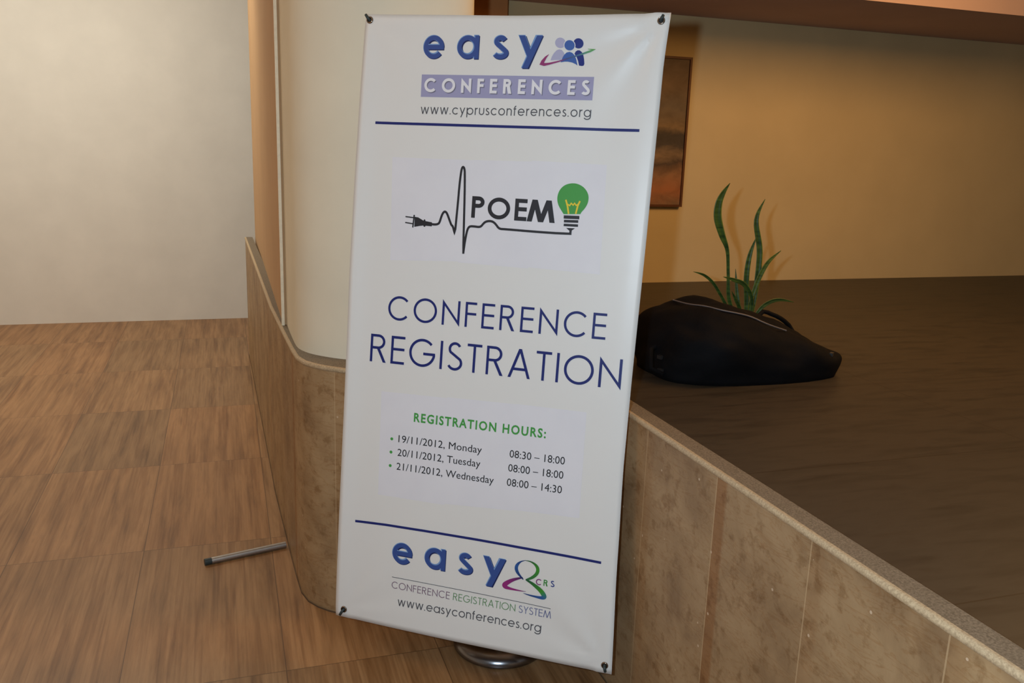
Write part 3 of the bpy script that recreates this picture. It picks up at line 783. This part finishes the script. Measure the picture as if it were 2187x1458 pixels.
# ------------------------------------------------------------------ black bag
bag = thing('black_bag', 'slumped black nylon backpack lying on the dark platform beside the banner', 'bag', (1.68, 2.60, SLAB))
NYL = mat_fabric()
def bag_pt(a, q):
    """a: angle round, q: 0 foot .. 1 crown"""
    ca, sa = math.cos(a), math.sin(a)
    cc = math.copysign(abs(ca) ** 0.66, ca); ss = math.copysign(abs(sa) ** 0.66, sa)
    th = q * math.pi / 2
    rad = math.cos(th) ** 0.55 if q < 1 else 0.0
    rad *= 1 + 0.07 * math.sin(q * math.pi) - 0.05 * (1 - q) ** 3
    x = 1.69 + 0.355 * cc * rad; y = 2.585 + 0.25 * ss * rad
    xr = (x - 1.69) / 0.355
    hgt = 0.240 - 0.115 * max(0, xr + 0.32) - 0.05 * max(0, -xr - 0.6)
    z = hgt * math.sin(th) ** 0.85
    nz = noise.noise(Vector((x * 7, y * 7, z * 9))) * 0.016 + noise.noise(Vector((x * 19, y * 19, z * 25))) * 0.006
    fold = 0.006 * math.sin(x * 38 + y * 11 + 3 * noise.noise(Vector((x * 5, y * 5, z * 5))))
    k = min(1, q * 5)
    return Vector((x + nz * cc, y + nz * ss, SLAB + max(0.0, z + (nz + fold) * k * 0.7)))
m = MB(); NA, NQ = 96, 40
vsx = [bag_pt(2 * math.pi * i / NA, j / NQ) for j in range(NQ) for i in range(NA)] + [bag_pt(0, 1)]
fs = [(j*NA+i, j*NA+(i+1) % NA, (j+1)*NA+(i+1) % NA, (j+1)*NA+i) for j in range(NQ - 1) for i in range(NA)]
fs += [((NQ-1)*NA+i, (NQ-1)*NA+(i+1) % NA, NQ*NA) for i in range(NA)] + [tuple(reversed(range(NA)))]
m.add(vsx, fs); m.build('body', NYL, bag, smooth=True)
# pale piping cord that runs across the crown
def on_bag(x, y):
    best = None
    for i in range(NA * NQ):
        p = vsx[i]; d = (p.x - x) ** 2 + (p.y - y) ** 2 - p.z * 0.02
        if best is None or d < best[0]: best = (d, p)
    return best[1]
def bag_at(px, py):
    """spot on the bag that the photograph shows at px, py"""
    best = None; inv = CAM_ROT.transposed()
    for p in vsx:
        q = inv @ (p - CAM_LOC); ex, ey = CX - q.x / q.z * FPX, CY + q.y / q.z * FPX
        d = (ex - px) ** 2 + (ey - py) ** 2 + max(0, -q.z - 2.4) * 900
        if best is None or d < best[0]: best = (d, p)
    return best[1].copy()
cp = [bag_at(*q) + Vector((0, -.002, .004)) for q in ((1434, 640), (1470, 645), (1505, 652), (1540, 662), (1570, 670), (1598, 677), (1640, 690), (1680, 705))]
for _ in range(2): cp = [cp[0]] + [q for a, b in zip(cp[:-1], cp[1:]) for q in (a.lerp(b, .25), a.lerp(b, .75))] + [cp[-1]]
m = MB(); m.tube(cp, 0.0024, 8); o = m.build('piping', mat_plain('grey_cord', (112, 104, 102), 0.5), bag, smooth=True); o['label'] = 'thin pale grey cord'
m = MB()
for pts in ([bag_pt(math.pi * 1.02, .25), bag_pt(math.pi * 1.02, .25) + Vector((-.03, -.03, .0)), bag_pt(math.pi * 1.06, .05) + Vector((-.035, -.02, .012)), bag_pt(math.pi * 1.1, .03) + Vector((-.005, -.01, .004))],):
    m.tube(pts, 0.009, 8)
m.build('shoulder_strap', NYL, bag, smooth=True)
BK = mat_plain('buckle', (44, 42, 42), 0.35)
for a, q in ((math.pi * 1.07, .18), (math.pi * 1.09, .06), (math.pi * 1.72, .42)):
    p = bag_pt(a, q); out = Vector((math.cos(a), math.sin(a), 0.2)).normalized()
    m = MB(); ang = math.atan2(out.y, out.x)
    m.box((-.005, -.010, -.006), (.006, .010, .006), Matrix.Translation(p + out * .004) @ Matrix.Rotation(ang, 4, 'Z')); m.build('buckle', BK, bag)
hz = [on_bag(1.78 + .15 * k / 8, 2.60).z for k in range(9)]
m = MB(); m.tube([Vector((1.78 + .15 * k / 8, 2.60, max(hz[k], hz[0] + (hz[8] - hz[0]) * k / 8) - .006 + .028 * math.sin(math.pi * k / 8) ** .6)) for k in range(9)], 0.008, 10); m.build('grab_handle', NYL, bag, smooth=True)

# ------------------------------------------------------------------ potted plant behind the bag
PY = 2.98
PC = Vector((1.915, PY + .02, SLAB))
plant = thing('potted_plant', 'green plant with tall strap leaves in a pot behind the black bag', 'plant', PC)
m = MB(); m.lathe([(0.0001, 0), (0.078, 0), (0.080, 0.004), (0.092, 0.075), (0.098, 0.078), (0.098, 0.096), (0.090, 0.096), (0.086, 0.078), (0.0001, 0.076)], Matrix.Translation(PC), 40)
m.build('pot', mat_plain('pot_clay', (52, 40, 34), 0.7), plant, smooth=True)
m = MB(); m.lathe([(0.0001, 0.084), (0.05, 0.083), (0.086, 0.079)], Matrix.Translation(PC), 24); m.build('soil', mat_plain('soil', (44, 34, 26), 0.95), plant, smooth=True)
LEAF = mat_leaf()
def leaf(pts, wd, y0=PY, y1=PY, twist=0.0):
    """pts: measured spine; wd: widths in cm; y0..y1 depth along it"""
    n = len(pts); S3 = [at_depth_y(px, py, y0 + (y1 - y0) * i / (n - 1)) for i, (px, py) in enumerate(pts)]
    # resample smoothly
    def cr(i, t, A):
        p0, p1, p2, p3 = A[max(i-1, 0)], A[i], A[i+1], A[min(i+2, n-1)]
        return 0.5 * ((2 * p1) + (p2 - p0) * t + (2 * p0 - 5 * p1 + 4 * p2 - p3) * t * t + (3 * p1 - p0 - 3 * p2 + p3) * t ** 3)
    C, W = [], []
    for i in range(n - 1):
        for k in range(6): C.append(cr(i, k / 6, S3)); W.append(max(.05, cr(i, k / 6, wd)) / 100)
    C.append(S3[-1]); W.append(wd[-1] / 100)
    m = MB(); vsx, uv = [], []; side = Vector((0.949, 0.316, 0)); N = len(C)
    for i, (c, w_) in enumerate(zip(C, W)):
        t = (C[min(i+1, N-1)] - C[max(i-1, 0)]).normalized()
        fwd = Vector((-0.316, -0.949, 0.0)); s = t.cross(fwd)
        s = s.normalized() if s.length > 1e-4 else side
        s = (Matrix.Rotation(twist * i / N, 3, t) @ s); nn = s.cross(t).normalized()
        for k in range(5):
            a = k / 4 - 0.5
            vsx.append(c + s * (a * w_) + nn * (abs(a) * 2) ** 1.5 * w_ * 0.16 + nn * 0.0007); uv.append((k / 4, i / N))
        for k in range(5):
            a = k / 4 - 0.5
            vsx.append(c + s * (a * w_) + nn * (abs(a) * 2) ** 1.5 * w_ * 0.16 - nn * 0.0007); uv.append((k / 4, i / N))
    fs = []
    for i in range(N - 1):
        o, p = i * 10, (i + 1) * 10
        for k in range(4):
            fs.append((o+k, o+k+1, p+k+1, p+k)); fs.append((o+5+k, p+5+k, p+6+k, o+6+k))
        fs.append((o, p, p+5, o+5)); fs.append((o+4, o+9, p+9, p+4))
    m.add(vsx, fs, None, uv); return m.build('leaf', LEAF, plant, smooth=True)
leaf([(1575, 690), (1557, 640), (1555, 585), (1553, 535), (1541, 500), (1532, 465), (1534, 435), (1544, 412), (1559, 391)], [1.2, 1.6, 1.3, 1.5, 2.6, 3.2, 2.9, 1.9, .2], PY, PY - .02, 0.25)
leaf([(1578, 690), (1553, 655), (1538, 628), (1522, 603), (1503, 587), (1481, 580)], [1.0, 1.2, 1.2, 1.2, 1.0, .15], PY, PY - .05)
leaf([(1585, 690), (1577, 650), (1573, 615), (1571, 574)], [1.2, 1.6, 1.3, .15], PY, PY + .03)
leaf([(1600, 690), (1606, 640), (1590, 608), (1566, 597), (1545, 591)], [1.2, 1.4, 1.8, 1.5, .2], PY, PY - .04)
leaf([(1592, 690), (1594, 640), (1594, 590), (1601, 545), (1616, 505)], [1.4, 1.9, 2.2, 1.8, .2], PY, PY)
leaf([(1597, 690), (1602, 650), (1618, 600), (1640, 560), (1668, 535)], [1.2, 1.5, 1.9, 1.6, .2], PY, PY + .02)
leaf([(1584, 690), (1580, 660), (1571, 640), (1563, 622)], [1.0, 1.4, 1.2, .2], PY - .01, PY - .04)
leaf([(1604, 690), (1628, 655), (1660, 640), (1695, 645)], [1.2, 1.6, 1.4, .2], PY, PY - .03)
leaf([(1600, 690), (1612, 630), (1622, 540), (1615, 470), (1634, 425)], [1.4, 2.0, 2.4, 1.9, .2], PY + .03, PY + .05)

# ------------------------------------------------------------------ metal tube on the floor at the wall's foot
p0 = Vector((0.178, 3.31, 0.0125)); p1 = Vector((-0.12, 3.235, 0.0125))
tube = thing('metal_tube', 'thin grey metal tube lying on the floor with one end against the clad wall', 'tube', p0 - Vector((0, 0, .0125)))
m = MB(); m.tube([p0, p1], 0.0125, 16); m.build('tube_body', STEEL, tube)
m = MB(); m.tube([p1 + (p0 - p1).normalized() * .02, p1 - (p0 - p1).normalized() * .006], 0.0127, 16); m.build('end_cap', RUBBER, tube)

for o in bpy.data.objects:
    if 'base' in o: del o['base']
